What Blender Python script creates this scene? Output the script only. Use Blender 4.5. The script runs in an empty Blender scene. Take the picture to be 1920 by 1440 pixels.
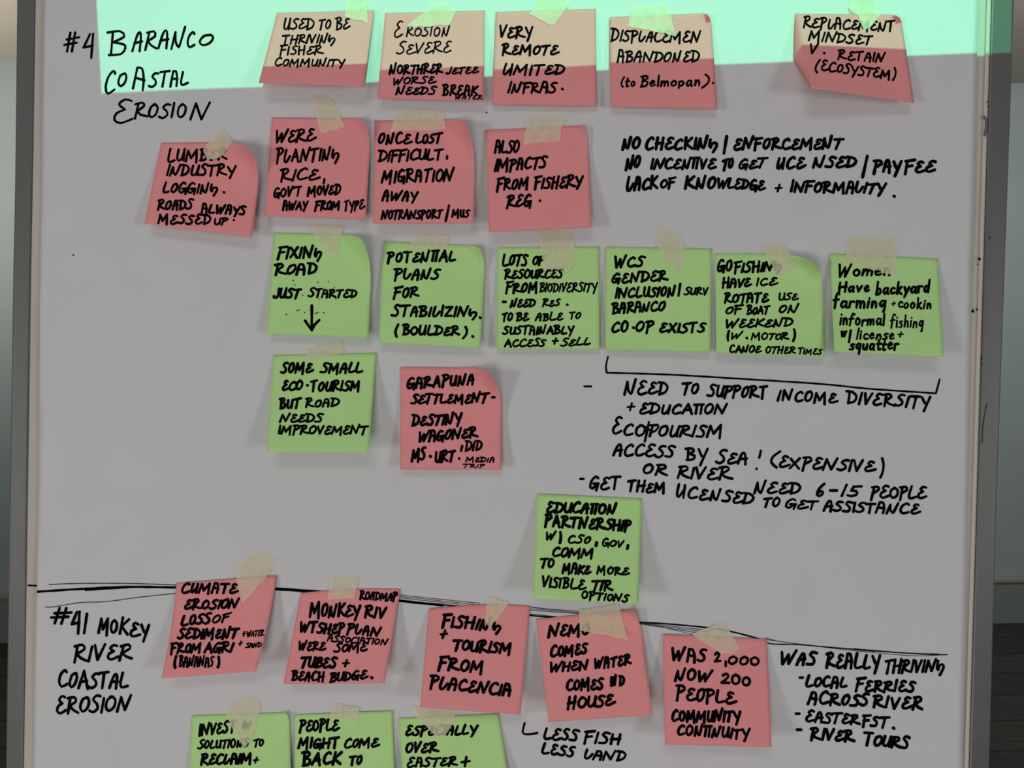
import bpy, math, random
from mathutils import Vector, Matrix
R = random.Random(7)
C = bpy.context.scene.collection
SC = bpy.context.scene

# ------------------------------------------------------------------ camera, light, exposure
F = 1663.0                      # focal length in pixels of a 1920 wide frame
CZ, CY = 1.34, -0.65            # camera height, distance in front of the board
KT = 0.0150                     # the board leans very slightly
cam_d = bpy.data.cameras.new('camera'); cam = bpy.data.objects.new('camera', cam_d); C.objects.link(cam)
cam.location = (0, CY, CZ); cam.rotation_euler = (math.pi/2, 0, 0)
cam_d.sensor_width = 36; cam_d.lens = F/1920*36; cam_d.clip_start = 0.02
SC.camera = cam
SC.view_settings.view_transform = 'Standard'; SC.view_settings.look = 'None'
SC.view_settings.gamma = 1; SC.view_settings.use_curve_mapping = False
SC.view_settings.exposure = -0.03

def at(px, py, lift=0.0):
    """point on the board plane (raised by lift metres towards the room) seen at pixel px,py"""
    dx = (px-960)/F; dz = (720-py)/F
    t = (-CY-lift)/(1+KT*dz)
    return Vector((t*dx, CY+t, CZ+t*dz))

w = bpy.data.worlds.new('world'); SC.world = w; w.use_nodes = True
w.node_tree.nodes['Background'].inputs[0].default_value = (0.93, 0.97, 1.0, 1)
w.node_tree.nodes['Background'].inputs[1].default_value = 0.115

def area(name, loc, target, size, power, col):
    l = bpy.data.lights.new(name, 'AREA'); l.shape = 'RECTANGLE'; l.size, l.size_y = size
    l.energy = power; l.color = col
    o = bpy.data.objects.new(name, l); C.objects.link(o); o.location = loc
    o.rotation_euler = (Vector(target)-Vector(loc)).to_track_quat('-Z', 'Y').to_euler()
    return o
area('side_light_left', (-2.3, -2.0, 0.95), (0, 0, 1.2), (0.5, 0.6), 15, (1.0, 0.985, 0.97))  # area light for an unseen source to the left
area('front_fill_low', (-0.35, -1.75, 0.4), (0, 0, 1.15), (0.6, 0.4), 6.4, (1.0, 0.99, 0.98))  # added fill that brightens the lower board, no known lamp
area('side_light_right', (2.3, -2.3, 0.98), (0, 0, 1.2), (0.5, 0.6), 13.2, (0.97, 0.985, 1.0))  # its counterpart on the right, source out of view
area('rear_fill_left', (-2.6, 2.6, 2.2), (-2.9, 3.9, 2.9), (0.5, 0.5), 15, (1.0, 0.95, 0.86))  # added fill to lift the far wall and ceiling on the left
area('rear_fill_right', (2.6, 2.4, 2.75), (2.9, 4.3, 1.2), (0.6, 0.6), 17, (1.0, 0.99, 0.95))  # added fill for the dim right end of the back wall
area('front_fill_high', (-0.3, -2.6, 2.95), (0, 0, 1.1), (1.2, 0.6), 9, (1.0, 0.98, 0.95))  # added soft overhead fill for the outward-tilted sticky notes

# ceiling projector throwing a green slide onto the top of the board
PP = Vector((0.30, -1.62, 2.86))
sl = bpy.data.lights.new('projector_light', 'SPOT'); so = bpy.data.objects.new('projector_light', sl); C.objects.link(so)
so.location = PP
Ctr = at(1045, -520)
so.rotation_euler = (Ctr-PP).to_track_quat('-Z', 'Y').to_euler()
sl.spot_size = math.radians(50); sl.spot_blend = 0.0; sl.shadow_soft_size = 0.0006
sl.energy = 192; sl.color = (1, 1, 1)
sl.use_nodes = True
nt = sl.node_tree; em = nt.nodes['Emission']; em.inputs['Color'].default_value = (0.17, 1.0, 0.56, 1)
rot = so.rotation_euler.to_matrix()
inv = rot.inverted()
q = [at(181, 0, .0025), at(190.5, 176, .0025), at(1832, 97.5, .0025), at(1907, 80, .0), at(1899, 200, 0)]
planes = [(q[0], q[1]), (q[1], q[2]), (at(1906, -100, .006), at(1901, 200, .006)), (at(170, -1050), at(1920, -1150))]
tc = nt.nodes.new('ShaderNodeTexCoord'); prev = None
for a, b in planes:
    n = inv @ ((a-PP).cross(b-PP)).normalized()
    if n.dot(inv @ (Ctr-PP)) < 0: n = -n
    d = nt.nodes.new('ShaderNodeVectorMath'); d.operation = 'DOT_PRODUCT'
    nt.links.new(tc.outputs['Normal'], d.inputs[0]); d.inputs[1].default_value = n
    m = nt.nodes.new('ShaderNodeMath'); m.operation = 'MULTIPLY_ADD'; m.use_clamp = True
    nt.links.new(d.outputs['Value'], m.inputs[0]); m.inputs[1].default_value = 2600; m.inputs[2].default_value = .5
    if prev is None: prev = m.outputs[0]
    else:
        mm = nt.nodes.new('ShaderNodeMath'); mm.operation = 'MULTIPLY'
        nt.links.new(prev, mm.inputs[0]); nt.links.new(m.outputs[0], mm.inputs[1]); prev = mm.outputs[0]
nt.links.new(prev, em.inputs['Strength'])

# ------------------------------------------------------------------ materials
def mat(name, col, rough=.8, metal=0.0, noise=0.0, nscale=20, bump=0.0, bscale=200, spec=.3, stretch=(1, 1, 1)):
    m = bpy.data.materials.new(name); m.use_nodes = True; t = m.node_tree; b = t.nodes['Principled BSDF']
    b.inputs['Base Color'].default_value = (*col, 1); b.inputs['Roughness'].default_value = rough
    b.inputs['Metallic'].default_value = metal; b.inputs['Specular IOR Level'].default_value = spec
    tcn = t.nodes.new('ShaderNodeTexCoord'); mp = t.nodes.new('ShaderNodeMapping'); mp.inputs['Scale'].default_value = stretch
    t.links.new(tcn.outputs['Object'], mp.inputs[0])
    if noise:
        nz = t.nodes.new('ShaderNodeTexNoise'); nz.inputs['Scale'].default_value = nscale; nz.inputs['Detail'].default_value = 5
        t.links.new(mp.outputs[0], nz.inputs['Vector'])
        rp = t.nodes.new('ShaderNodeValToRGB'); t.links.new(nz.outputs['Fac'], rp.inputs[0])
        rp.color_ramp.elements[0].position = .3; rp.color_ramp.elements[1].position = .7
        rp.color_ramp.elements[0].color = (*[c*(1-noise) for c in col], 1)
        rp.color_ramp.elements[1].color = (*[min(1, c*(1+noise)) for c in col], 1)
        t.links.new(rp.outputs[0], b.inputs['Base Color'])
    if bump:
        nb = t.nodes.new('ShaderNodeTexNoise'); nb.inputs['Scale'].default_value = bscale; nb.inputs['Detail'].default_value = 3
        t.links.new(mp.outputs[0], nb.inputs['Vector'])
        bp = t.nodes.new('ShaderNodeBump'); bp.inputs['Strength'].default_value = bump; bp.inputs['Distance'].default_value = .001
        t.links.new(nb.outputs['Fac'], bp.inputs['Height']); t.links.new(bp.outputs[0], b.inputs['Normal'])
    return m
M_PAPER = mat('white_chart_paper', (.72, .71, .71), .75, noise=.012, nscale=30, bump=.06, bscale=60, spec=.25)
M_PINK = mat('pink_note_paper', (.95, .345, .35), .85, noise=.02, nscale=40, bump=.05, bscale=90, spec=.15)
M_GREEN = mat('green_note_paper', (.57, .88, .34), .85, noise=.02, nscale=40, bump=.05, bscale=90, spec=.15)
M_INK = mat('black_marker_ink', (.003, .003, .0035), .9, spec=.02)
M_GREY = mat('faint_pen_ink', (.055, .055, .06), .7, spec=.1)
M_PURPLE = mat('purple_marker_smear', (.19, .11, .25), .6, noise=.3, nscale=300)
M_RAIL = mat('brushed_aluminium', (.17, .17, .16), .45, .45, noise=.06, nscale=14, bump=.04, bscale=150, stretch=(6, 6, .4))
M_BOARD = mat('board_laminate', (.58, .53, .46), .5, noise=.03, nscale=12)
M_LIP = mat('board_edge_lip', (.66, .60, .51), .5, noise=.03, nscale=18)
M_WALL = mat('grey_green_wall_paint', (.36, .43, .43), .8, noise=.03, nscale=3, bump=.05, bscale=80)
M_CEIL = mat('cream_ceiling_paint', (.62, .56, .46), .85, noise=.02, nscale=3)
M_SKIRT = mat('grey_skirting_paint', (.24, .27, .26), .6, noise=.05, nscale=6)
M_LEDGE = mat('skirting_top_paint', (.36, .34, .30), .6, noise=.05, nscale=6)

def tape_mat():
    m = bpy.data.materials.new('masking_tape_paper'); m.use_nodes = True; t = m.node_tree
    b = t.nodes['Principled BSDF']; b.inputs['Base Color'].default_value = (.93, .86, .60, 1); b.inputs['Roughness'].default_value = .6
    b.inputs['Specular IOR Level'].default_value = .3
    tcn = t.nodes.new('ShaderNodeTexCoord'); nz = t.nodes.new('ShaderNodeTexNoise'); nz.inputs['Scale'].default_value = 900
    t.links.new(tcn.outputs['Object'], nz.inputs['Vector'])
    bp = t.nodes.new('ShaderNodeBump'); bp.inputs['Strength'].default_value = .35; bp.inputs['Distance'].default_value = .0004
    t.links.new(nz.outputs['Fac'], bp.inputs['Height']); t.links.new(bp.outputs[0], b.inputs['Normal'])
    tr = t.nodes.new('ShaderNodeBsdfTransparent'); mx = t.nodes.new('ShaderNodeMixShader')
    n2 = t.nodes.new('ShaderNodeTexNoise'); n2.inputs['Scale'].default_value = 160; t.links.new(tcn.outputs['Object'], n2.inputs['Vector'])
    mr = t.nodes.new('ShaderNodeMapRange'); mr.inputs['From Min'].default_value = .3; mr.inputs['From Max'].default_value = .7
    mr.inputs['To Min'].default_value = .50; mr.inputs['To Max'].default_value = .66
    t.links.new(n2.outputs['Fac'], mr.inputs['Value']); t.links.new(mr.outputs[0], mx.inputs[0])
    t.links.new(tr.outputs[0], mx.inputs[1]); t.links.new(b.outputs[0], mx.inputs[2])
    t.links.new(mx.outputs[0], t.nodes['Material Output'].inputs[0])
    return m
M_TAPE = tape_mat()

def floor_mat():
    m = bpy.data.materials.new('dark_floor_planks'); m.use_nodes = True; t = m.node_tree; b = t.nodes['Principled BSDF']
    tcn = t.nodes.new('ShaderNodeTexCoord'); br = t.nodes.new('ShaderNodeTexBrick')
    br.inputs['Scale'].default_value = 1; br.inputs['Brick Width'].default_value = 1.6; br.inputs['Row Height'].default_value = .28
    br.inputs['Mortar Size'].default_value = .006
    br.inputs['Color1'].default_value = (.045, .045, .04, 1); br.inputs['Color2'].default_value = (.075, .072, .06, 1); br.inputs['Mortar'].default_value = (.01, .01, .01, 1)
    t.links.new(tcn.outputs['Object'], br.inputs['Vector'])
    nz = t.nodes.new('ShaderNodeTexNoise'); nz.inputs['Scale'].default_value = 6; nz.inputs['Detail'].default_value = 8
    mp = t.nodes.new('ShaderNodeMapping'); mp.inputs['Scale'].default_value = (1, 6, 1)
    t.links.new(tcn.outputs['Object'], mp.inputs[0]); t.links.new(mp.outputs[0], nz.inputs['Vector'])
    mx = t.nodes.new('ShaderNodeMixRGB'); mx.blend_type = 'MULTIPLY'; mx.inputs[0].default_value = .8
    rp = t.nodes.new('ShaderNodeValToRGB'); rp.color_ramp.elements[0].position = .35; rp.color_ramp.elements[1].position = .68
    rp.color_ramp.elements[0].color = (.35, .35, .35, 1)
    t.links.new(nz.outputs['Fac'], rp.inputs[0]); t.links.new(br.outputs['Color'], mx.inputs[1]); t.links.new(rp.outputs[0], mx.inputs[2])
    t.links.new(mx.outputs[0], b.inputs['Base Color']); b.inputs['Roughness'].default_value = .6
    return m
M_FLOOR = floor_mat()

# ------------------------------------------------------------------ mesh helpers
class MB:
    def __init__(s): s.v = []; s.f = []
    def grid(s, pts):
        """pts[row][col] of Vectors; rows go down, columns to the right (faces look at the room)"""
        o = len(s.v); n = len(pts[0])
        for r in pts: s.v += [tuple(p) for p in r]
        for i in range(len(pts)-1):
            for j in range(n-1):
                a = o+i*n+j; s.f.append((a, a+n, a+n+1, a+1))
    def hexa(s, p):
        """p: 8 points, 0-3 front loop, 4-7 back loop"""
        o = len(s.v); s.v += [tuple(x) for x in p]
        for f in ((0, 1, 2, 3), (7, 6, 5, 4), (0, 4, 5, 1), (1, 5, 6, 2), (2, 6, 7, 3), (3, 7, 4, 0)): s.f.append(tuple(o+i for i in f))
    def box(s, a, b):
        (x0, y0, z0), (x1, y1, z1) = a, b
        s.hexa([(x0, y0, z1), (x0, y0, z0), (x1, y0, z0), (x1, y0, z1), (x0, y1, z1), (x0, y1, z0), (x1, y1, z0), (x1, y1, z1)])
    def build(s, name, m, parent=None, smooth=False):
        me = bpy.data.meshes.new(name); me.from_pydata(s.v, [], s.f); me.update()
        if smooth:
            for p in me.polygons: p.use_smooth = True
        me.materials.append(m)
        o = bpy.data.objects.new(name, me); C.objects.link(o)
        if parent is not None: o.parent = parent
        return o
def tag(o, label, cat, group=None):
    o['label'] = label; o['category'] = cat
    if group: o['group'] = group
    return o
def solid(o, th):
    md = o.modifiers.new('thickness', 'SOLIDIFY'); md.thickness = th; md.offset = -1
def bevel(o, wd, seg=2):
    md = o.modifiers.new('bevel', 'BEVEL'); md.width = wd; md.segments = seg
def lerp(tab, y):
    if y <= tab[0][0]:
        (a, b), (c, d) = tab[0], tab[1]
    elif y >= tab[-1][0]:
        (a, b), (c, d) = tab[-2], tab[-1]
    else:
        for (a, b), (c, d) in zip(tab, tab[1:]):
            if a <= y <= c: break
    return b+(d-b)*(y-a)/(c-a)

# ------------------------------------------------------------------ the room
ang = math.atan2(.39, 5.55)
def struct(o): o['kind'] = 'structure'; return o
Wm = Matrix.Translation((-2.66, CY+4.61, 0)) @ Matrix.Rotation(ang, 4, 'Z')
def room(name, a, b, m):
    x = MB(); x.box(a, b); o = x.build(name, m); o.matrix_world = Wm; return struct(o)
room('wall_back', (-3.5, 0, 0), (9.2, .12, 3.035), M_WALL)
room('floor', (-3.5, -8.5, -.1), (9.2, .12, 0), M_FLOOR)
room('ceiling', (-3.5, -4.2, 3.035), (9.2, .12, 3.13), M_CEIL)
room('wall_left', (-3.62, -8.5, 0), (-3.5, .12, 3.13), M_WALL)
o = room('baseboard_back', (-3.5, -.022, 0), (9.2, 0, .225), M_SKIRT)
o = room('trim_1', (-3.5, -.034, .225), (9.2, 0, .255), M_LEDGE); bevel(o, .008)

# ------------------------------------------------------------------ the board on its stand
L_OUT = [(0, 31), (360, 27), (480, 24), (960, 17), (1440, 10)]
L_IN = [(0, 65), (360, 59.5), (480, 57), (960, 50), (1440, 43)]
R_IN = [(0, 1860), (100, 1857), (440, 1847), (960, 1832), (1440, 1818)]
R_OUT = [(0, 1902), (160, 1897), (420, 1888), (960, 1869), (1440, 1856)]
YT, YB = -560, 1980
board = bpy.data.objects.new('flip_chart_stand', None); C.objects.link(board); board.location = (0, 0, 0)
tag(board, 'tall presentation board with grey metal side rails behind the big white paper', 'board')
ys = [YT+(YB-YT)*i/24 for i in range(25)]
def strip_solid(l, r, front, back):
    x = MB(); n = len(ys)
    for y in ys:
        x.v += [tuple(at(lerp(l, y), y, front)), tuple(at(lerp(r, y), y, front)), tuple(at(lerp(l, y), y, front)+Vector((0, front-back, 0))), tuple(at(lerp(r, y), y, front)+Vector((0, front-back, 0)))]
    for i in range(n-1):
        a = i*4; b = a+4
        x.f += [(a, b, b+1, a+1), (a+2, a+3, b+3, b+2), (a, a+2, b+2, b), (a+1, b+1, b+3, a+3)]
    x.f += [(0, 1, 3, 2), (4*n-4, 4*n-2, 4*n-1, 4*n-3)]
    return x
off = lambda tab, d: [(y, v+d) for y, v in tab]
strip_solid(off(L_IN, 1.3), off(R_IN, -1.3), 0, -.012).build('board_panel', M_BOARD, board)
o = strip_solid(off(R_IN, -9), off(R_IN, -2), .0016, 0).build('panel_edge', M_LIP, board); bevel(o, .0008)
for l, r in ((L_OUT, L_IN), (R_IN, R_OUT)):
    o = strip_solid(l, r, .0012, -.018).build('side_rail', M_RAIL, board); bevel(o, .0012)
for tab in ((-0.357,), (0.33,)):                                   # legs carry the board down to the floor
    x = MB(); x.box((tab[0]-.012, .008, 0.02), (tab[0]+.012, .032, CZ-.3)); o = x.build('leg', M_RAIL, board); bevel(o, .003)
    x = MB(); x.box((tab[0]-.02, -.18, 0), (tab[0]+.02, .22, .02)); o = x.build('foot', M_RAIL, board); bevel(o, .005)

# ------------------------------------------------------------------ ribbons of ink
def spline(pts, step):
    out = []
    n = len(pts)
    if n == 2:
        k = max(1, int(math.dist(pts[0], pts[1])/step))
        return [(pts[0][0]+(pts[1][0]-pts[0][0])*i/k, pts[0][1]+(pts[1][1]-pts[0][1])*i/k) for i in range(k+1)]
    for i in range(n-1):
        p0 = pts[max(0, i-1)]; p1 = pts[i]; p2 = pts[i+1]; p3 = pts[min(n-1, i+2)]
        k = max(2, int(math.dist(p1, p2)/step))
        for j in range(k):
            t = j/k
            out.append(tuple(.5*(2*p1[c]+(p2[c]-p0[c])*t+(2*p0[c]-5*p1[c]+4*p2[c]-p3[c])*t*t+(3*p1[c]-p0[c]-3*p2[c]+p3[c])*t**3) for c in (0, 1)))
    out.append(pts[-1]); return out
def ribbon(mb, pts, w, surf, step=4.5, eps=.00022):
    """pts in pixels; lays a pen line w pixels wide on the surface surf(px,py)->lift"""
    P = spline(pts, step); n = len(P)
    if n < 2: return
    ph = R.uniform(0, 6)
    pos = lambda x, y: tuple(at(x, y, surf(x, y)+eps))
    rows = []; 
    for i in range(n):
        a = P[max(0, i-1)]; b = P[min(n-1, i+1)]
        dx, dy = b[0]-a[0], b[1]-a[1]; l = math.hypot(dx, dy) or 1e-6
        hw = .5*w*(1+.10*math.sin(ph+i*.7))
        rows.append((P[i], (dx/l, dy/l), hw))
    o = len(mb.v)
    for (x, y), (tx, ty), hw in rows:
        mb.v.append(pos(x+ty*hw, y-tx*hw)); mb.v.append(pos(x-ty*hw, y+tx*hw))
    for i in range(n-1):
        a = o+2*i; mb.f.append((a, a+1, a+3, a+2))
    for k, s in ((0, -1), (n-1, 1)):
        (x, y), (tx, ty), hw = rows[k]; c = len(mb.v); mb.v.append(pos(x, y))
        ring = []
        for j in range(7):
            th = math.pi*j/6; ca, sa = math.cos(th)*hw, math.sin(th)*hw*s
            ring.append(len(mb.v)); mb.v.append(pos(x+ty*ca+tx*sa, y-tx*ca+ty*sa))
        for j in range(6):
            mb.f.append((c, ring[j+1], ring[j]) if s > 0 else (c, ring[j], ring[j+1]))

G = {
'A': (.60, ["0,0 .3,1.02! .6,-.06", ".1,.36 .52,.42"]),
'B': (.52, [".08,1 .1,0", "-.08,.95 .3,1.02 .44,.8 .12,.54! .5,.42 .42,.06 .04,-.02"]),
'C': (.56, [".52,.86 .4,1 .12,.75 .03,.28 .22,-.02 .6,.14"]),
'D': (.60, [".1,.95 .08,0", "-.1,.99 .3,.95 .58,.62 .46,.16 .05,-.03"]),
'E': (.54, [".5,.92 .32,1 .14,.8 .34,.56! .1,.4 .06,.12 .26,-.03 .6,.14"]),
'F': (.48, [".1,1 .04,-.12", "-.02,.97 .3,1 .55,1.05", ".05,.5 .42,.56"]),
'G': (.62, [".5,.88 .32,1 .08,.65 .06,.14 .28,.0 .52,.4!", ".26,.4 .6,.43! .56,-.14"]),
'H': (.58, [".06,.98 .04,-.04", ".52,1 .48,-.05", "0,.46 .56,.53"]),
'I': (.12, [".1,.95 .03,-.02"]),
'J': (.48, [".46,.98 .42,.25 .24,-.02 0,.06 .06,.16"]),
'K': (.58, [".1,1 .06,-.02", ".54,.97 .1,.45! .6,.02"]),
'L': (.5, [".12,1 .03,.25 .14,-.02 .54,.1"]),
'M': (.86, ["0,-.03 .1,.93! .36,.25! .7,1! .76,-.14"]),
'N': (.70, ["0,-.04 .08,.93! .48,.05! .68,1.06"]),
'O': (.55, [".32,.93 .08,.75 .03,.28 .22,0 .48,.22 .52,.7 .3,.95 .2,.9"]),
'P': (.50, [".12,.98 .06,-.16", "-.06,.95 .34,1 .5,.74 .1,.42"]),
'R': (.58, [".1,.95 .05,-.05", "-.03,.94 .34,1.02 .46,.74 .1,.47! .34,.2 .66,.02"]),
'S': (.48, [".5,.95 .28,.99 .1,.74 .34,.5 .42,.2 .18,-.02 -.05,.08"]),
'T': (.56, ["-.04,.92 .58,1", ".28,.95 .22,-.05"]),
'U': (.52, [".05,.95 .04,.22 .2,0 .42,.25 .5,.95! .5,.02"]),
'V': (.50, ["0,.95 .2,0! .5,1"]),
'W': (.84, ["0,.95 .14,0! .42,.72! .5,.02! .86,1.06"]),
'X': (.54, ["0,.95 .54,-.03", ".52,1 0,0"]),
'Y': (.55, ["0,.92 .24,.42", ".56,1 .22,-.28"]),
'Z': (.52, ["0,.9 .5,.95! .02,.05! .56,.06"]),
'&': (.54, [".1,1 .03,.25 .14,0 .42,.5!", ".5,.95 .46,-.03"]),            # L and I run together
'\u03a0': (.5, ["-.04,.93 .55,.99", ".14,.94 .1,-.03", ".44,.95 .4,-.05"]),  # T and I run together
'0': (.55, [".3,.9 .06,.7 .05,.2 .25,0 .48,.22 .5,.7 .25,.92"]),
'1': (.16, [".14,1 .02,0"]), '2': (.52, [".04,.8 .25,1 .44,.75 .2,.3 0,.04! .55,.06"]),
'4': (.55, [".32,1 0,.42! .5,.5", ".5,1.02 .46,-.04"]),
'5': (.56, [".6,1 .22,.95! .15,.55! .4,.5 .44,.15 .2,-.02 0,.06"]),
'6': (.50, [".42,1 .12,.6 .04,.15 .25,0 .46,.22 .3,.42 .08,.2"]),
'#': (.75, [".26,1 .2,0", ".54,1 .48,.0", "0,.36 .7,.46", ".1,.64 .8,.74"]),
'+': (.5, [".02,.5 .5,.54", ".27,.98 .24,.04"]), '-': (.4, ["0,.5 .4,.5"]), '.': (.06, ["0,.3 .06,.2"]),
',': (.12, [".12,1 0,0"]), '/': (.3, [".3,1 0,0"]),
'(': (.26, [".26,1 .04,.6 .02,.25 .2,0"]), ')': (.26, [".06,1 .24,.7 .22,.3 .02,0"]),
'!': (.3, [".3,1 .2,.62", ".02,.03 .05,.0"]), "'": (.1, [".06,1.05 .04,.8"]),
'a': (.5, [".4,.5 .2,.58 .04,.3 .16,.02 .4,.3!", ".42,.55 .42,.05 .5,.05"]),
'b': (.45, [".06,1.05 .05,0! .1,.4 .3,.5 .4,.2 .2,0 .06,.06"]),
'c': (.4, [".38,.48 .2,.58 .04,.3 .16,.02 .4,.1"]),
'd': (.5, [".4,.45 .2,.55 .04,.25 .16,.02 .4,.3!", ".46,1.05 .42,.02"]),
'e': (.42, [".06,.3 .36,.36 .24,.58 .04,.3 .16,.02 .42,.12"]),
'f': (.36, [".4,.92 .24,1.02 .14,.7 .1,-.1", "-.04,.5 .36,.54"]),
'g': (.45, [".4,.45 .2,.55 .04,.3 .16,.06 .4,.4!", ".42,.52 .4,-.3 .34,-.36"]),
'h': (.45, [".06,1 .04,0! .12,.4 .3,.52 .4,.3 .4,0"]), 'i': (.12, [".06,.55 .05,0", ".06,.82 .08,.78"]),
'k': (.45, [".06,1 .04,0", ".38,.58 .08,.25! .44,0"]), 'l': (.1, [".06,1 .05,0"]),
'm': (.66, [".04,.52 .04,0! .1,.4 .24,.52 .32,.3 .32,0! .36,.35 .5,.52 .6,.3 .6,0"]),
'n': (.42, [".04,.52 .04,0! .1,.4 .26,.54 .36,.3 .38,0"]),
'o': (.44, [".24,.55 .05,.4 .06,.1 .22,0 .38,.15 .38,.42 .2,.56"]),
'p': (.45, [".06,.52 .04,-.2", ".04,.5 .26,.55 .4,.35 .24,.06 .06,.1"]),
'q': (.45, [".4,.48 .2,.55 .04,.28 .16,.04 .38,.3!", ".42,.52 .38,-.4"]),
'r': (.34, [".04,.52 .04,0! .08,.35 .2,.52 .36,.48"]), 's': (.36, [".36,.52 .16,.55 .08,.4 .3,.25 .26,.04 .0,.04"]),
't': (.36, [".16,.85 .12,.1 .24,0 .34,.06", "0,.52 .36,.55"]), 'u': (.44, [".04,.52 .06,.1 .2,0 .38,.3!", ".4,.54 .4,0"]),
'v': (.4, ["0,.52 .16,0! .4,.55"]), 'w': (.6, ["0,.52 .14,0! .3,.45! .4,0! .6,.55"]), 'x': (.42, ["0,.52 .4,0", ".4,.54 0,0"]),
'y': (.44, ["0,.52 .2,.1", ".42,.54 .12,-.35"]),
}
G['A2'] = (.52, ["0,-.02 .16,.8 .3,.97 .4,.7 .44,-.06", ".06,.4 .5,.46"])
G['A3'] = (.54, ["0,-.04 .12,1! .34,1 .46,.5 .46,-.05", ".08,.5 .5,.45"])
G['E2'] = (.5, [".46,.84 .26,.92 .14,.72 .34,.52! .08,.34 .06,.06 .24,-.02 .66,.2"])
G['M2'] = (.9, ["0,-.03 .06,.9! .34,.35! .44,.92! .5,.3 .62,.4 .84,1! .84,-.32"])
G['N2'] = (.66, ["0,-.05 .1,.85! .2,.3 .36,.06 .44,.1 .6,1.08"])
G['N3'] = (.66, ["0,-.05 .08,.8! .4,.05! .56,.95! .6,-.1"])
G['R2'] = (.62, ["-.06,.92 .3,1.02 .46,.8 .12,.46! .3,.2 .72,.05", ".12,.95 .04,-.06"])
G['G2'] = (.5, [".04,.8 .0,.3 .12,.12! .2,.44 .44,.5 .54,.25 .32,-.3"])
G['L2'] = (.46, [".1,1 .02,.3 .1,0 .28,.06 .5,.5"])
G['S2'] = (.46, [".52,.9 .26,1 .1,.78 .3,.55! .4,.3 .3,.0 -.06,.02"])
G['T2'] = (.54, ["-.06,.9 .6,.96", ".34,.95 .2,-.08"])
G['O2'] = (.5, [".4,.9 .14,.8 .03,.3 .18,0 .42,.2 .5,.65 .36,.93 .1,.75"])
VAR = {'A': ['A', 'A2', 'A3', 'A3'], 'E': ['E', 'E2', 'E2'], 'M': ['M'], 'N': ['N', 'N2'], 'R': ['R', 'R2'], 'S': ['S', 'S2'], 'T': ['T', 'T2'], 'O': ['O', 'O2']}
def parse(s):
    segs = [[]]
    for tk in s.split():
        c = tk.endswith('!'); x, y = tk.rstrip('!').split(','); p = (float(x), float(y)); segs[-1].append(p)
        if c: segs.append([p])
    return [g for g in segs if len(g) > 1]
GP = {k: (wd, [g for s in st for g in parse(s)]) for k, (wd, st) in G.items()}

def write_word(mb, word, x0, x1, y0, y1, h, w, surf, slant=.08):
    if word == '.':
        xc = (x0+x1)/2; ribbon(mb, [(xc-.5, y0-.4), (xc+.5, y0+.4)], w*1.05, surf); return
    gap = .17; cur = 0; hh = max(h-.5*w, 1); strokes = []
    if word not in '-,': w = min(w, .25*h, .38*(x1-x0)/len(word) if len(word) > 2 else w)
    cap = word.isupper() and len(word) > 2
    for i, c in enumerate(word):
        nx = word[i+1] if i+1 < len(word) else ''
        if c == 'G' and i and word[i-1] == 'N': c = 'G2'
        elif c == 'L' and nx in ('A', 'I'): c = 'L2'
        elif c in VAR: c = R.choice(VAR[c])
        wd, segs = GP[c]
        jy = R.uniform(-.05, .05); js = R.uniform(.88, 1.06)*(1.08 if cap and i == 0 else 1); jr = R.uniform(-.06, .06); jw = R.uniform(.9, 1.08); jsl = slant+R.uniform(-.06, .07)
        for g in segs:
            strokes.append([(cur+wd/2+(gx-wd/2)*jw+jsl*(gy-.4), gy*js+jy-jr*(gx-wd/2)) for gx, gy in g])
        cur += wd+gap*R.uniform(.8, 1.2)
    lo = min(p[0] for g in strokes for p in g); hi = max(p[0] for g in strokes for p in g)
    a0, a1 = x0+w*.4, x1-w*.4
    if hi-lo < .02 or a1 <= a0: sx, a0 = 1, (x0+x1)/2
    else: sx = (a1-a0)/(hi-lo)
    if len(word) == 1 and word in '1I!/,': sx = min(sx, hh*1.2)
    for g in strokes:
        pts = []
        for gx, gy in g:
            X = a0+(gx-lo)*sx; t = (X-x0)/max(x1-x0, 1e-6)
            pts.append((X, y0+(y1-y0)*t-w*.3-gy*hh))
        ribbon(mb, pts, w, surf)
def write_block(name, parent, ox, oy, w, text, surf, strokes=(), slant=.11, m=None):
    mb = MB()
    for ln in text.strip().splitlines():
        for item in ln.split('|'):
            p = item.split()
            if not p: continue
            a = [float(v) for v in p[1:]]
            if p[0] == '.': a = a[:2]+[a[2], a[2], 8] if len(a) < 5 else a
            if p[0] == '-' and len(a) < 5: a = a[:3]+[a[3] if len(a) > 3 else a[2], 4]
            x0, x1, y0, y1, h = a
            write_word(mb, p[0], ox+x0/4, ox+x1/4, oy+y0/4, oy+y1/4, h/4, w*1.02, surf, slant)
    for st in strokes:
        ww = st[0] or w*.93
        ribbon(mb, [(ox+x/4, oy+y/4) for x, y in st[1:]], ww, surf)
    return mb.build(name, m or M_INK, parent)

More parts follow.
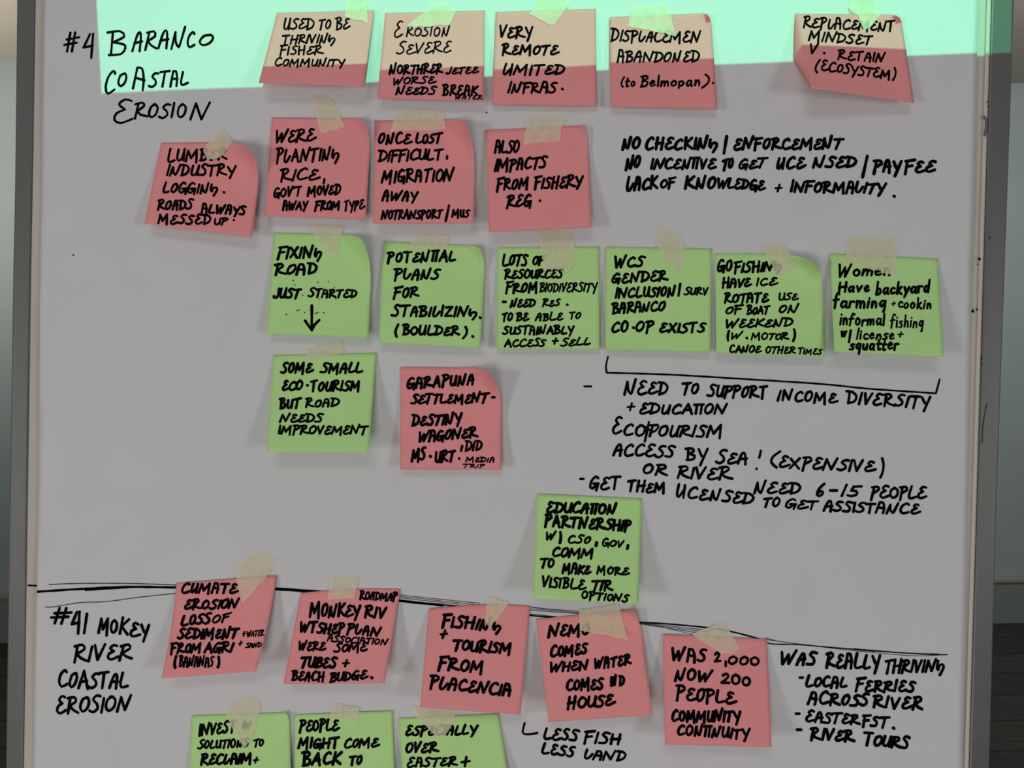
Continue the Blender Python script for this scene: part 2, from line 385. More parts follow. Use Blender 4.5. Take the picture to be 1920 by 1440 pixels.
# ------------------------------------------------------------------ the big paper sheet
P_L = [(-450, 90), (0, 84.5), (250, 80), (480, 76), (960, 72.5), (1440, 62), (1760, 57)]
P_R = [(-450, 1848), (97, 1832), (400, 1825), (480, 1822), (960, 1814), (1440, 1804), (1760, 1798)]
creases = [(150, 1010, 205, 985, 12, .0007), (110, 1075, 160, 1020, 14, .0006), (190, 1370, 215, 1450, 12, .0010), (235, 545, 275, 525, 10, .0004),
           (200, 700, 250, 760, 22, .0006), (95, 780, 130, 900, 20, .0007), (320, 820, 300, 900, 30, .0006), (90, 1390, 170, 1360, 14, .0006), (250, 1290, 290, 1400, 24, .0006)]
def paper_lift(px, py):
    v = .0024+.0004*math.sin(px/171+.6*math.sin(py/130))+.0004*math.sin(py/149+1.3+px/420)+.0002*math.sin((px+py)/67)
    d = px-lerp(P_L, py); v += .0028*math.exp(-max(d, 0)/30)*(.5+.5*math.sin(py/85+.5))
    for x0, y0, x1, y1, s, a in creases:
        dx, dy = x1-x0, y1-y0; l2 = dx*dx+dy*dy; t = min(1, max(0, ((px-x0)*dx+(py-y0)*dy)/l2))
        r2 = ((px-x0-t*dx)**2+(py-y0-t*dy)**2)/(s*s)
        if r2 < 9: v += 2.4*a*math.exp(-r2)
    return v
rows = []
NR, NCOL = 190, 150
for i in range(NR+1):
    y = -450+(1760+450)*i/NR; l, r = lerp(P_L, y), lerp(P_R, y)
    rows.append([at(l+(r-l)*j/NCOL, y, paper_lift(l+(r-l)*j/NCOL, y)) for j in range(NCOL+1)])
mb = MB(); mb.grid(rows); paper = mb.build('chart_paper', M_PAPER, None, True); solid(paper, .0003)
tag(paper, 'large white sheet of chart paper covered in black handwriting, fixed on the board', 'paper')
pl = paper_lift
write_block('heading', paper, 0, 0, 4.3, """
# 475 600 392 385 165|4 620 705 425 425 200
B 800 945 410 420 175|ARAN 985 1395 380 355 140|C 1400 1465 360 355 125|O 1490 1605 345 345 90
C 785 870 705 700 190|O 880 955 655 655 115|A 990 1090 665 680 155|STAL 1110 1415 655 635 115
E 850 1000 920 910 185|ROSIO 1005 1400 890 885 120|N 1420 1580 890 910 145
""", pl)
write_block('heading', paper, 0, 1020, 5.3, """
# 375 545 600 612 125|4 530 605 680 680 165|1 622 660 675 675 155|MO 730 885 665 680 120|KEY 890 1125 675 715 125
RIVER 550 995 890 865 125
COASTAL 435 965 1080 1085 130
EROSION 420 990 1272 1255 130
""", pl)
write_block('handwritten_note', paper, 1140, 200, 6.0, """
NO 100 248 328 318 98|CHECKING 278 825 325 322 95|/ 860 900 355 355 145|ENFORCEMENT 940 1775 325 320 92
NO 125 250 480 450 100|INCENΠVE 315 815 468 465 85|TO 855 945 480 462 88|GET 978 1205 468 460 80|&CE 1262 1490 472 460 92|NSED 1530 1870 455 460 92
/ 1900 1955 530 530 185|PAY 1985 2210 495 505 100|FEE 2220 2465 500 490 95
LACK 135 380 635 618 100|OF 390 515 615 608 78|KNO 570 815 620 615 100|WLEDGE 820 1185 612 632 85|+ 1250 1310 640 640 66|INFORMALITY 1365 2095 640 655 90|. 2138 2155 672
""", pl)
write_block('handwritten_note', paper, 1060, 660, 5.0, """
NEED 435 775 318 320 108|TO 872 1005 322 318 90|SUPPORT 1058 1520 335 350 95|INCOME 1585 2050 365 390 88|DIVERSITY 2102 2745 385 428 98
+ 460 525 448 446 66|EDUCAΠON 555 1220 465 470 82
E 350 430 615 610 138|COTOURISM 435 1175 632 645 95
ACCESS 352 830 780 795 95|BY 895 1075 812 830 105|SEA 1122 1370 840 848 98|! 1425 1475 877 880 168
( 1538 1620 870 880 140|EXPENSIVE 1602 2335 870 905 95|) 2355 2395 945 945 150
OR 580 770 915 930 82|RIVER 835 1260 945 965 98
- 105 145 960|GET 178 420 1030 1035 102|THEM 465 745 1050 1060 88|&CENSED 830 1420 1095 1145 95
NEED 1410 1770 1060 1068 95|6 1878 1950 1087 1087 98|- 1978 2045 1047|15 2065 2230 1088 1088 92|PEOPLE 2285 2715 1100 1105 98
TO 1485 1615 1165 1160 78|GET 1648 1905 1175 1185 72|ASSISTANCE 1930 2670 1195 1220 84
""", pl, strokes=[(0, (627, 525), (612, 600), (596, 672)), (4, (600, 560), (660, 600), (700, 560))])
write_block('handwritten_note', paper, 730, 1080, 5.2, """
LESS 1155 1430 1225 1245 88|FISH 1455 1740 1255 1265 88
LESS 1140 1400 1335 1365 88|LAND 1460 1780 1375 1390 78
""", pl, strokes=[(4.2, (1015, 1105), (1000, 1172), (1032, 1188), (1110, 1178))])
write_block('handwritten_note', paper, 1440, 1080, 5.8, """
WAS 95 375 668 665 105|REALLY 430 850 690 705 115|THRIVING 875 1325 730 720 105
- 230 270 772|LOCAL 280 595 835 840 88|FERRIES 650 1115 865 875 92
ACROSS 290 765 962 980 98|RIVER 785 1165 990 1005 98
- 200 245 1042|EASTER 280 695 1095 1120 84|FST 705 920 1130 1140 88|. 935 950 1142
- 210 258 1162|RIVER 315 655 1230 1250 95|TOURS 715 1070 1270 1302 95
""", pl)
write_block('bullet_dash', paper, 1060, 660, 4.2, '- 135 200 265', pl)
mb = MB()
for st in ([(1140, 669), (1136, 688), (1138, 699)], [(1138, 699), (1215, 701), (1285, 704), (1400, 711), (1540, 720), (1630, 729), (1755, 737.5)], [(1755, 737.5), (1762, 711)]):
    ribbon(mb, st, 3.6, pl)
mb.build('bracket_line', M_INK, paper)
mb = MB()
ribbon(mb, [(71, 1109.5), (150, 1104.5), (240, 1100.5), (333, 1101.5), (430, 1102), (519, 1105), (580, 1109.5), (680, 1118), (751, 1127), (830, 1135)], 4.4, pl)
ribbon(mb, [(519, 1103), (575, 1107), (640, 1112)], 3.5, pl); ribbon(mb, [(160, 1107), (240, 1102)], 2.5, pl)
ribbon(mb, [(740, 1124), (790, 1130), (850, 1136), (994, 1154), (1035, 1157), (1100, 1161), (1197, 1166.5), (1260, 1170.5), (1327, 1177), (1370, 1184), (1423, 1197.5)], 2.9, pl)
ribbon(mb, [(1423, 1197.5), (1445, 1207), (1500, 1209), (1560, 1214), (1660, 1222), (1740, 1227), (1776, 1227.5)], 2.2, pl)
mb.build('divider_line', M_INK, paper)
for st, ww in (([(92, 1096), (150, 1094), (240, 1094), (333, 1097)], 1.8), ([(85, 1138), (100, 1138), (150, 1130), (200, 1128), (260, 1120), (336, 1112)], 1.6),
           ([(740, 1114), (800, 1121), (900, 1131)], 1.2), ([(740, 1117), (820, 1126), (890, 1133)], 1.2), ([(740, 1120), (860, 1133)], 1.2),
           ([(990, 1138), (1040, 1143), (1095, 1147)], 1.5), ([(990, 1141), (1095, 1150)], 1.2), ([(990, 1144), (1090, 1151)], 1.2), ([(990, 1151), (1040, 1156)], 1.5),
           ([(1195, 1168), (1300, 1182), (1330, 1184)], 1.2), ([(1195, 1169), (1310, 1187)], 1.2), ([(1195, 1167), (1320, 1181)], 1.2), ([(1230, 1173), (1300, 1190)], 1.0),
           ([(1436, 1196), (1470, 1204), (1560, 1214), (1640, 1222)], 1.3), ([(1436, 1199), (1500, 1208), (1600, 1220), (1700, 1229), (1750, 1229), (1776, 1227)], 1.2), ([(1600, 1216), (1700, 1224), (1760, 1226)], 1.2)):
    mb = MB(); ribbon(mb, st, ww, pl); mb.build('sketch_line', M_GREY, paper)
for x, y in ((912, 210.5), (137.5, 478)):
    mb = MB(); ribbon(mb, [(x-.6, y), (x+.6, y+.5)], 2.4, pl); mb.build('ink_speck', M_INK, paper)
# marks on the bare board edge
zero = lambda x, y: 0.0003
lip = lambda x, y: 0.0018
mb = MB(); ribbon(mb, [(53, 1097.5), (60, 1098), (67.5, 1098.5)], 3.0, zero); mb.build('marker_tick', M_INK, board)
mb = MB(); ribbon(mb, [(1845, 219.5), (1849, 224), (1849.5, 236), (1846.5, 253)], 5.5, lip); mb.build('marker_smear', M_PURPLE, board)
for x, y, s in ((1836.5, 485.5, 4.5), (1833, 496, 2), (1851, 191, 2), (1853.5, 200, 2), (1831.5, 580, 3), (1840.5, 672, 2.2), (1840, 682, 2)):
    mb = MB(); ribbon(mb, [(x-.4, y-.6), (x+.4, y+.6)], s, lip); mb.build('ink_speck', M_INK, board)
mb = MB(); ribbon(mb, [(1823.5, 583), (1824.5, 584)], 5, zero); mb.build('ink_speck', M_INK, board)
rl = lambda x, y: 0.0013
mb = MB(); ribbon(mb, [(1851, 757), (1847, 775), (1843, 800), (1842, 830)], 1.4, rl); mb.build('scratch', M_GREY, board)
mb = MB(); ribbon(mb, [(1855.5, 445), (1856, 446)], 3, rl); mb.build('ink_speck', M_GREY, board)

# ------------------------------------------------------------------ sticky notes
S = .076
class Note:
    def __init__(s, TL, TR, BR, BL, l0=.0009, l1=.010, p=1.5, curl=None, arch=0, twist=0, side=0, mid=0):
        s.c = (TL, TR, BR, BL); s.l0, s.l1, s.p, s.arch, s.twist, s.side, s.mid = l0, l1, p, arch, twist, side, mid
        s.curl = None
        cx = sum(q[0] for q in s.c)/4; cy = sum(q[1] for q in s.c)/4
        s.base = max(paper_lift(TL[0], TL[1]), paper_lift(TR[0], TR[1]), paper_lift(cx, TL[1]))
        if curl:
            k, cut = curl                                            # slope of the fold, how much of the corner it hides
            t = 2.67*cut; r = t/1.6; a = t*math.sqrt(1+k*k)/k
            ax, ay, bx, by = S-a, 0, S, a*k
            nx, ny = (by-ay), -(bx-ax); l = math.hypot(nx, ny); s.curl = (ax, ay, nx/l, ny/l, r)
    def fwd(s, u, v):
        TL, TR, BR, BL = s.c
        x = (1-u)*(1-v)*TL[0]+u*(1-v)*TR[0]+u*v*BR[0]+(1-u)*v*BL[0]
        y = (1-u)*(1-v)*TL[1]+u*(1-v)*TR[1]+u*v*BR[1]+(1-u)*v*BL[1]
        return x+s.side*4*v*(1-v), y-s.arch*4*u*(1-u)*(1-v)
    def inv(s, px, py):
        u, v = .5, .5
        for _ in range(6):
            x, y = s.fwd(u, v); e = 1e-3
            xu, yu = s.fwd(u+e, v); xv, yv = s.fwd(u, v+e)
            a, b, c, d = (xu-x)/e, (xv-x)/e, (yu-y)/e, (yv-y)/e; det = a*d-b*c
            dx, dy = px-x, py-y
            u += (d*dx-b*dy)/det; v += (a*dy-c*dx)/det
        return u, v
    def flat(s, u, v):
        vv = min(1.1, max(0, v)); uu = min(1, max(0, u))
        return s.base+s.l0+(s.l1+s.twist*(uu-.5))*vv**s.p + s.mid*math.sin(math.pi*uu)*(1-vv)*.5 + .0003*math.sin(uu*5+vv*4+s.c[0][0])*vv
    def surf(s, px, py):
        u, v = s.inv(px, py); h = s.flat(u, v)
        if s.curl:
            ax, ay, nx, ny, r = s.curl; t = (u*S-ax)*nx+(v*S-ay)*ny
            if t > 0: h += r*(1-math.sqrt(max(0, 1-min(1, t/r)**2)))
        return h
    def mesh(s, n=26):
        rows = []
        for i in range(n+1):
            row = []
            for j in range(n+1):
                u, v = j/n, i/n; h = 0
                uu, vv = u, v
                if s.curl:
                    ax, ay, nx, ny, r = s.curl; t = (u*S-ax)*nx+(v*S-ay)*ny
                    if t > 0:
                        t2 = r*math.sin(t/r); h = r*(1-math.cos(t/r))
                        uu = u+(t2-t)*nx/S; vv = v+(t2-t)*ny/S
                row.append(at(*s.fwd(uu, vv), s.flat(uu, vv)+h))
            rows.append(row)
        return rows
def tape_mesh(left, right, surf, flap=0, nr=12, nc=9):
    def res(pl_, t):
        ls = [math.dist(a, b) for a, b in zip(pl_, pl_[1:])]; tot = sum(ls); d = t*tot
        for (a, b), l in zip(zip(pl_, pl_[1:]), ls):
            if d <= l or l == ls[-1] and (a, b) == (pl_[-2], pl_[-1]): 
                k = d/l; return (a[0]+(b[0]-a[0])*k, a[1]+(b[1]-a[1])*k)
            d -= l
        return pl_[-1]
    rows = []
    jt = [R.uniform(-1.6, 1.6) for _ in range(nc+1)]; jb = [R.uniform(-1.8, 1.8) for _ in range(nc+1)]
    for i in range(nr+1):
        t = i/nr; a, b = res(left, t), res(right, t)
        wob = R.uniform(-.5, .5), R.uniform(-.5, .5); row = []
        for j in range(nc+1):
            k = j/nc; x = a[0]+(b[0]-a[0])*k+wob[0]*(1-k)+wob[1]*k; y = a[1]+(b[1]-a[1])*k
            if i == 0: y += jt[j]
            if i == nr: y += jb[j]
            h = surf(x, y)+.0006
            if flap: h += flap*max(0, t-.6)/.4*k**2
            row.append(at(x, y, h))
        rows.append(row)
    return rows

GRPN = {'P': 'pink sticky notes on the chart paper', 'G': 'green sticky notes on the chart paper'}
def note(kind, said, nt_, ox, oy, w, text, tape=None, strokes=(), slant=.11, where='', extra=None, flap=0):
    mb = MB(); mb.grid(nt_.mesh())
    if extra: extra(mb, nt_)
    o = mb.build('sticky_note', M_PINK if kind == 'P' else M_GREEN, None, True); solid(o, .00015)
    col = 'pink' if kind == 'P' else 'green'
    tag(o, f'{col} sticky note reading {said}{where}', 'sticky note', GRPN[kind])
    write_block('handwriting', o, ox, oy, w, text, nt_.surf, strokes, slant)
    if tape:
        def sf(x, y):
            u, v = nt_.inv(x, y)
            if -.02 <= u <= 1.02 and v >= -.02: return nt_.surf(x, y)
            k = min(1, max(0, (-v-.02)/.10))
            return paper_lift(x, y)*k+(1-k)*max(paper_lift(x, y), nt_.flat(u, 0))
        mb = MB(); mb.grid(tape_mesh(tape[0], tape[1], sf, flap)); t = mb.build('masking_tape', M_TAPE, None, True)
        tag(t, f'torn masking tape on the {col} note reading {said}', 'tape', 'masking tape pieces holding the notes')
    return o

# top row, half lit by the projector
note('P', 'used to be thriving fisher community', Note((519.5, 24), (702, 19.5), (682.5, 162), (485, 155.5), l0=.002, l1=.0130, p=1.1), 470, 0, 3.4, """
USED 245 480 225 218 88|TO 510 605 222 216 78|BE 632 750 222 218 92
THRIVING 235 635 332 322 72
FISHER 215 550 414 406 72
COMMUNITY 180 712 497 500 60
""", ([(655, -14), (650, 14), (646, 31)], [(684, -14), (687, 15), (689, 42)]))
note('P', 'erosion severe, northern jetee worse', Note((722, 24.5), (909, 19.5), (907, 190), (707.5, 184.5), l0=.0015, l1=.0080, p=1.0), 470, 0, 3.0, """
E 1075 1145 288 280 128|ROSION 1165 1495 275 272 78
SEVERE 1090 1510 405 395 88
""", ([(812, 6), (792, 25), (760, 51)], [(836, 5), (857, 18), (842, 47)]))
def more_writing(i, ox, oy, w, text, nt_): write_block('handwriting', i, ox, oy, w, text, nt_.surf)
n2o = [o for o in C.objects if o.name.startswith('sticky_note')][-1]
more_writing(n2o, 470, 0, 4.2, """
NORTHRER 1035 1445 560 550 76|JETEE 1460 1715 560 550 58
WORSE 1070 1395 637 625 56
NEEDS 1085 1400 712 708 62|BREAK 1435 1710 720 712 76|WATER 1535 1745 747 747 38
""", Note((722, 24.5), (909, 19.5), (907, 190), (707.5, 184.5), l0=.0015, l1=.0080, p=1.0))
note('P', 'very remote, limited infras', Note((929.5, 22), (1117, 16.5), (1119, 199.5), (923, 196.5), l0=.001, l1=.0042, p=.9), 900, 0, 4.4, """
VERY 145 400 282 290 92
REMOTE 160 600 414 408 80
&MITED 170 640 565 560 82
INFRAS 205 585 695 700 82|. 612 625 668
""", ([(1005, -12), (1003, 15), (992, 26), (1030, 46)], [(1063, -12), (1067, 9), (1052, 28), (1040, 46)]))
note('P', 'displacement, abandoned', Note((1143, 32), (1333, 24), (1345, 205), (1145.5, 200), l0=.001, l1=.0062, p=1.0, curl=(1.4, .003)), 900, 0, 3.9, """
DISPLACEMEN 978 1660 312 322 88
ABANDONED 1025 1650 470 460 85
(to 1055 1165 655 645 78|Belmopan 1200 1650 655 648 85|) 1660 1725 660 655 118|. 1742 1756 622
""", ([(1183, 12), (1178, 50)], [(1252, 8), (1267, 67)]))
def bent_strip(mb, n):
    rows = []
    for i in range(15):
        v = i/14; a = n.fwd(0, v); y = a[1]
        xl = lerp([(25, 1491), (60, 1489), (112, 1487.5), (165, 1519)], y); xl = min(xl, a[0]-.3)
        h = n.flat(0, v); g = paper_lift(xl, y)+.0008
        rows.append([at(xl+(a[0]-xl)*k/4, y, g+(h-g)*(k/4)**.8) for k in range(5)])
    mb.grid(rows)
note('P', 'replacement mindset v. retain ecosystem', Note((1493, 25.5), (1689, 27.5), (1714, 193), (1521, 165), l0=.002, l1=.0155, p=1.2, twist=-.016, curl=(1.0, .0028)), 1440, 0, 3.9, """
REPLACEMENT 262 955 207 238 82
MINDSET 300 790 305 340 78
V 315 385 405 400 78|. 415 428 398|RETAIN 520 885 447 468 78
( 350 395 545 545 105|ECOSYSTEM 398 915 530 595 78|) 930 965 605 605 100
""", ([(1592, -10), (1591, 16), (1610, 30), (1618, 55)], [(1638, -10), (1645, 15), (1652, 25), (1632, 52)]), extra=bent_strip)
# second row
note('P', 'lumber industry logging, roads always messed up', Note((302.5, 267.5), (494, 266), (472.5, 445), (270.5, 419), l1=.011, curl=(1.3, .0115)), 250, 200, 4.4, """
LUMBER 255 705 417 400 98
INDUSTRY 245 775 517 522 88
LOGGING 220 635 652 652 82|. 672 688 643
ROADS 178 455 775 770 82|ALWAYS 505 850 800 815 72
MESSED 180 585 880 885 76|UP 605 715 887 885 60|! 745 785 862 858 85
""", ([(405, 247), (380, 281), (387, 297)], [(416, 239), (436, 266), (417, 292), (402, 300)]))
note('P', 'were planting rice, moved away from type', Note((510, 220), (697, 221.5), (686, 411), (496, 405), l1=.009, curl=(2.0, .006)), 250, 200, 4.4, """
WERE 1070 1375 272 258 102
PLANTING 1070 1545 420 405 98
RICE 1100 1405 562 547 92|, 1420 1440 580 580 45
GOV'T 1050 1265 682 667 78|MOVED 1300 1560 672 657 78
AWAY 1115 1315 778 772 68|FROM 1355 1550 780 772 72|TYPE 1580 1740 787 767 78
""", ([(582, 178), (592, 215), (602, 251)], [(612, 178), (626, 190), (646, 238)]))
note('P', 'once lost difficult, migration away', Note((703, 226), (894, 222), (888, 419), (699.5, 419), l1=.011, curl=(2.2, .009)), 680, 190, 4.6, """
ONCE 115 375 322 318 88|LOST 395 605 320 315 78
DIFFICULT 115 610 452 440 86|, 625 640 437 437 30
MIGRATION 135 690 612 600 98
AWAY 140 420 747 747 78
NOTRANSPORT 135 605 887 880 72|/ 615 655 902 902 128|MUS 665 808 872 875 62
""", ([(745, 206), (731, 248)], [(830, 206), (836, 243)]))
note('P', 'also impacts from fishery reg.', Note((910, 244), (1102, 234), (1109.5, 426), (917, 435), l1=.012, curl=(2.6, .0035)), 680, 190, 4.8, """
ALSO 985 1180 392 382 98
IMPACTS 985 1390 527 497 92
FROM 1000 1245 672 657 88|FISHERY 1285 1660 657 642 92
REG 1075 1270 802 787 98|. 1322 1338 745
""", ([(989, 219), (982, 271)], [(1066, 217), (1053, 240), (1050, 264)]))
# third row
note('G', 'fixing road just started', Note((514, 436), (701, 441), (690.5, 633), (500.5, 625.5), l1=.009, curl=(1.8, .0095)), 480, 410, 5.0, """
FIXING 155 495 302 297 92
ROAD 135 462 427 414 88
JUST 122 345 602 597 80|STARTED 385 760 590 594 68
""", ([(582, 422), (587, 437), (618, 475)], [(644, 422), (640, 440), (634, 477)]),
     strokes=[(5.2, (418, 652), (418, 832)), (5, (368, 765), (392, 800), (418, 836)), (5, (418, 836), (440, 795), (475, 760)), (1.4, (305, 690), (328, 684)), (1.5, (440, 712), (466, 704))]
     +[(1.8, (x, y), (x+4, y+3)) for x, y in ((278, 462), (290, 495), (462, 475), (542, 470), (585, 512), (348, 572), (476, 600), (597, 600), (225, 718), (505, 704), (362, 702))])
note('G', 'potential plans for stabilizing', Note((719, 452.5), (912, 461), (901, 652.5), (710, 642.5), l1=.009, curl=(1.6, .0055)), 480, 410, 4.8, """
POTENΠAL 980 1500 332 318 82
PLANS 1032 1390 457 462 84
FOR 1025 1225 600 587 80
STABILIZING 1010 1660 730 740 84|. 1675 1688 742
( 1038 1075 888 888 105|BOULDER 1095 1530 872 880 78|) 1545 1590 900 900 100|. 1620 1632 884
""", ([(777, 440), (765, 471)], [(840, 440), (839, 466)]))
note('G', 'lots of resources from biodiversity', Note((933, 463.5), (1124, 462.5), (1124.5, 655.5), (931, 654.5), l1=.0055), 900, 410, 4.8, """
LOTS 165 365 357 352 84|OF 392 495 354 347 72
RESOURCES 180 632 452 447 72
FROM 188 430 560 552 78|BIODIVERSITY 445 885 552 547 74
- 165 200 632|NEED 222 420 670 662 68|RES 465 605 660 657 60|. 648 662 646
TO 165 250 774 767 68|BE 268 370 770 767 68|ABLE 410 625 770 762 64|TO 668 760 757 754 58
SUSTAINABLY 165 710 872 867 68
ACCESS 180 500 964 957 62|+ 540 590 945 945 60|SELL 600 830 962 947 62
""", ([(1009, 431), (1014, 462), (1020, 504)], [(1072, 433), (1077, 460), (1075, 495), (1064, 508)]), flap=.003)
note('G', 'gender inclusion surv, co-op exists', Note((1136, 463), (1335, 466), (1332.5, 660), (1135, 656), l1=.0065), 900, 410, 4.9, """
WCS 1008 1245 370 362 84
GENDER 985 1415 487 467 78
INCLUSION 1010 1470 600 582 78|/ 1480 1510 585 585 95|SURV 1525 1715 577 572 62
BARANCO 985 1395 714 692 78
CO 985 1115 862 847 88|. 1145 1158 818|OP 1165 1310 852 847 90|EXISTS 1345 1700 857 857 80
""", ([(1231, 423), (1231, 455), (1245, 487), (1272, 508)], [(1275, 440), (1284, 465), (1282, 508)]))
note('G', 'go fishing, have ice, rotate use of boat', Note((1340.5, 475), (1541, 476), (1547.5, 669), (1342.5, 662), l1=.009, curl=(.75, .0095)), 1320, 410, 4.8, """
GO 98 215 405 392 98|FISHING 225 580 407 392 82
HAVE 135 360 522 512 74|ICE 390 560 507 497 64
ROTATE 150 490 634 630 76|USE 560 712 614 610 58
OF 160 300 717 712 66|BOAT 318 500 722 717 66|ON 560 715 707 707 68
WEEKEND 165 672 822 807 68
( 170 195 920 920 85|W 205 295 908 902 58|. 315 328 895|MOTOR 350 640 910 907 58|) 660 690 927 927 98
CANOE 190 435 1007 1007 62|OTHER 460 690 1010 1014 58|TIMES 705 890 1017 1020 50
""", ([(1426, 462), (1440, 482), (1457, 515)], [(1467, 456), (1495, 495), (1470, 517)]))
note('G', 'women have backyard farming and cooking', Note((1556, 475), (1759, 485), (1770, 669), (1564, 659), l1=.017, p=1.2), 1320, 410, 4.7, """
Women 1010 1400 437 432 100
Have 1005 1245 554 552 88|backyard 1285 1700 572 560 98
farming 965 1370 672 667 105|+ 1405 1440 658 658 44|cookin 1455 1705 672 680 85
informal 1015 1360 802 807 100|fishing 1395 1650 818 820 100
w 1025 1075 885 885 80|/ 1080 1108 930 930 95|license 1140 1430 907 907 88|+ 1450 1500 890 890 48
squatter 1085 1465 992 987 95
""", ([(1589, 443), (1586, 491)], [(1682, 447), (1679, 517)]))
# fourth row
note('G', 'some small eco-tourism but road needs improvement', Note((513, 666), (706, 661.5), (691, 847), (499.5, 847.5), l1=.019, p=1.3), 480, 620, 5.0, """
SOME 180 435 322 314 84|SMALL 475 805 320 320 78
ECO 195 355 452 447 78|- 375 395 418|TOURISM 405 778 457 452 78
BUT 172 345 592 582 78|ROAD 368 630 577 570 68
NEEDS 172 510 687 687 68
IMPROVEMENT 165 848 774 780 70
""", ([(569, 656), (578, 681)], [(642, 637), (645, 661)]))
note('P', 'garapuna settlement destiny', Note((751, 688), (941, 690), (940, 881), (750, 880), l1=.008, curl=(1.3, .010)), 480, 620, 5.1, """
GARAPUNA 1130 1640 437 407 88
SETTLEMENT 1155 1755 552 542 78|- 1765 1795 508
DESTINY 1165 1550 714 702 84
WAGONER 1220 1670 842 800 82
MS 1160 1280 990 970 100|. 1300 1315 943|URT 1340 1500 992 980 88|! 1515 1555 967 962 105|DID 1565 1700 902 897 78
MEDIA 1570 1790 985 990 46|TRIP 1550 1720 1030 1030 36
""")
note('G', 'education partnership to make more visible options', Note((1007, 926), (1204, 935), (1197, 1133), (999, 1122), l1=.021, p=1.25), 900, 880, 6.3, """
EDUCAΠON 498 1030 327 342 90
PARTNERSHIP 480 1140 425 467 92
W 495 575 532 532 70|) 590 615 558 558 92|CSO 658 835 557 557 68|, 860 885 580 580 36|GOV 915 1085 577 587 64|, 1095 1125 602 602 36
COMM 540 850 657 672 80
TO 450 560 737 740 78|MAKE 612 835 782 792 80|MORE 872 1125 787 797 68
VISIBLE 465 800 882 907 84|TIR 835 1000 912 910 84
OPTIONS 760 1125 972 1000 68
""")
# fifth row
note('P', 'climate erosion, loss of sediment', Note((331, 1093), (519, 1079.5), (480, 1258.5), (302.5, 1272), l1=.018, p=1.25, side=3), 290, 1010, 5.4, """
C&MATE 198 632 412 412 80
EROSION 220 640 532 527 80
LOSS 195 430 657 640 84|OF 430 580 642 612 64
SEDIMENT 165 640 757 747 84|+ 655 685 735 735 48|WATER 690 825 735 730 52
FROM 115 350 867 852 80|AGRI 365 600 857 852 80|+ 628 660 808 803 48|SAND 678 805 820 814 42
( 140 170 972 972 95|BANANAS 180 450 965 960 82|) 465 492 968 968 92
""", ([(477, 1032), (441, 1070), (452, 1127)], [(519, 1047), (497, 1085), (456, 1130)]), slant=.14)
note('P', 'monkey river plan, tubes and beach', Note((564, 1112), (751, 1105), (721, 1281), (531, 1283), l1=.017, p=1.25, arch=4), 290, 1010, 5.2, """
ROADMAP 1535 1825 457 467 68
MONKEY 1155 1550 587 592 104|RIV 1570 1745 597 597 84
WTSHEP 1090 1430 707 717 84|PLAN 1435 1705 712 737 80
ASSOCIATION 1290 1755 772 802 54
WERE 1080 1290 842 842 70|SOME 1340 1600 852 847 70
TUBES 1095 1375 972 967 84|+ 1405 1465 965 965 66
BEACH 1025 1275 1062 1077 80|BUDGE 1310 1605 1082 1052 74|. 1620 1635 1043
""", ([(621, 1080), (614, 1126)], [(675, 1079), (664, 1120)]), slant=.14)
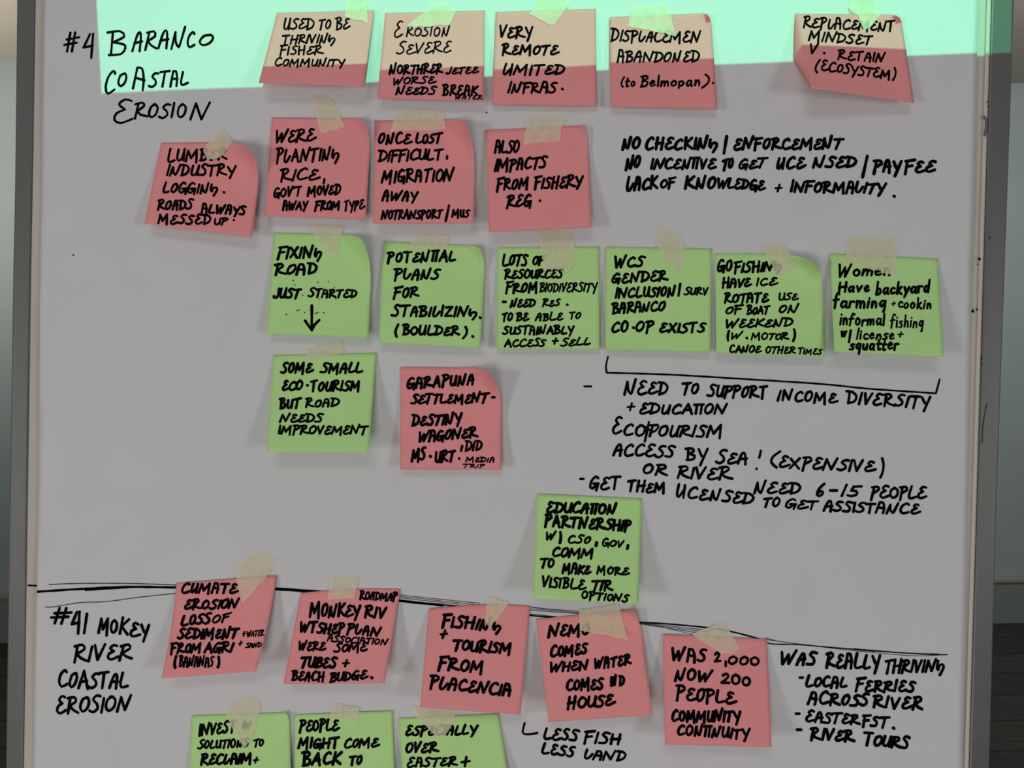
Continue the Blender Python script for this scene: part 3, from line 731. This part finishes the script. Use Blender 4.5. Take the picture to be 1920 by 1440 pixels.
# bottom row (partly below the picture)
note('G', 'invest in solutions to reclaim', Note((359.5, 1342), (543, 1336), (547, 1530), (353, 1535), l1=.011, curl=(1.4, .0025)), 320, 1260, 5.2, """
INVEST 208 500 482 452 94|IN 535 605 432 432 66
SOLUTIONS 198 592 580 562 70|TO 618 700 567 552 62
RECLAIM 220 605 697 692 84|+ 615 665 685 685 56
""", ([(437, 1317), (422, 1334), (440, 1375), (457, 1402)], [(484, 1306), (488, 1328), (480, 1365), (460, 1403)]), flap=.002)
note('G', 'people might come back to', Note((552.5, 1340), (736, 1333), (742, 1525), (552, 1530), l1=.010), 320, 1260, 5.6, """
PEOPLE 960 1270 450 442 90
MIGHT 950 1270 572 577 84|COME 1300 1570 577 562 74
BACK 980 1290 707 692 98|TO 1335 1440 702 692 80
""", ([(626, 1318), (618, 1345)], [(673, 1327), (672, 1356)]))
note('G', 'especially over easter', Note((747, 1347), (935, 1338), (963, 1525), (760, 1540), l1=.012), 700, 1260, 5.2, """
ESPECIALLY 240 790 477 472 80
OVER 240 495 610 602 80
EASTER 250 635 717 702 74|+ 655 730 715 710 78
""", ([(770, 1324), (782, 1345), (802, 1365), (815, 1379)], [(855, 1330), (851, 1355), (835, 1379)]))
note('P', 'fishing and tourism from Placencia', Note((804, 1142), (994, 1136), (976, 1340), (787.5, 1326), l1=.020, p=1.2, arch=5), 730, 1080, 5.6, """
FISHING 390 840 382 417 94
+ 380 440 475 470 76|TOURISM 475 915 557 587 90
FROM 360 705 702 732 100
PLACENCIA 300 915 842 907 98
""", ([(914, 1117), (909.5, 1162), (915, 1173)], [(954, 1131), (937, 1155), (920, 1173)]), slant=.14)
note('P', 'comes when water comes into house', Note((1005, 1161), (1198, 1141), (1224, 1341), (1029, 1354), l1=.016, p=1.2, curl=(2.0, .0045)), 730, 1080, 5.4, """
NEMO 1185 1505 462 442 90
COMES 1205 1490 612 587 90
WHEN 1205 1495 722 707 80|WATER 1535 1820 702 662 84
COMES 1325 1610 862 852 90|IN 1655 1705 830 828 80|D 1715 1768 826 824 80
HOUSE 1330 1700 1002 972 92
""", ([(1085, 1143), (1087, 1180)], [(1160, 1134), (1172, 1180), (1176, 1200)]), slant=.05, flap=.005)
note('P', 'was 2,000 now 200 people', Note((1242.5, 1189), (1438, 1198), (1447, 1401), (1247, 1396), l1=.019, p=1.2), 1060, 1080, 5.4, """
WAS 795 1065 637 652 108|2 1115 1170 645 645 82|, 1195 1210 680 680 45|000 1220 1455 667 677 78
NOW 815 1110 787 797 95|200 1165 1390 807 827 84
PEOPLE 825 1290 927 967 105
COMMUNITY 795 1320 1092 1097 90
CONΠNUITY 838 1390 1197 1227 84
""", ([(1337, 1172), (1296, 1189), (1352, 1225)], [(1357, 1165), (1387, 1215), (1378, 1224)]), slant=.05)
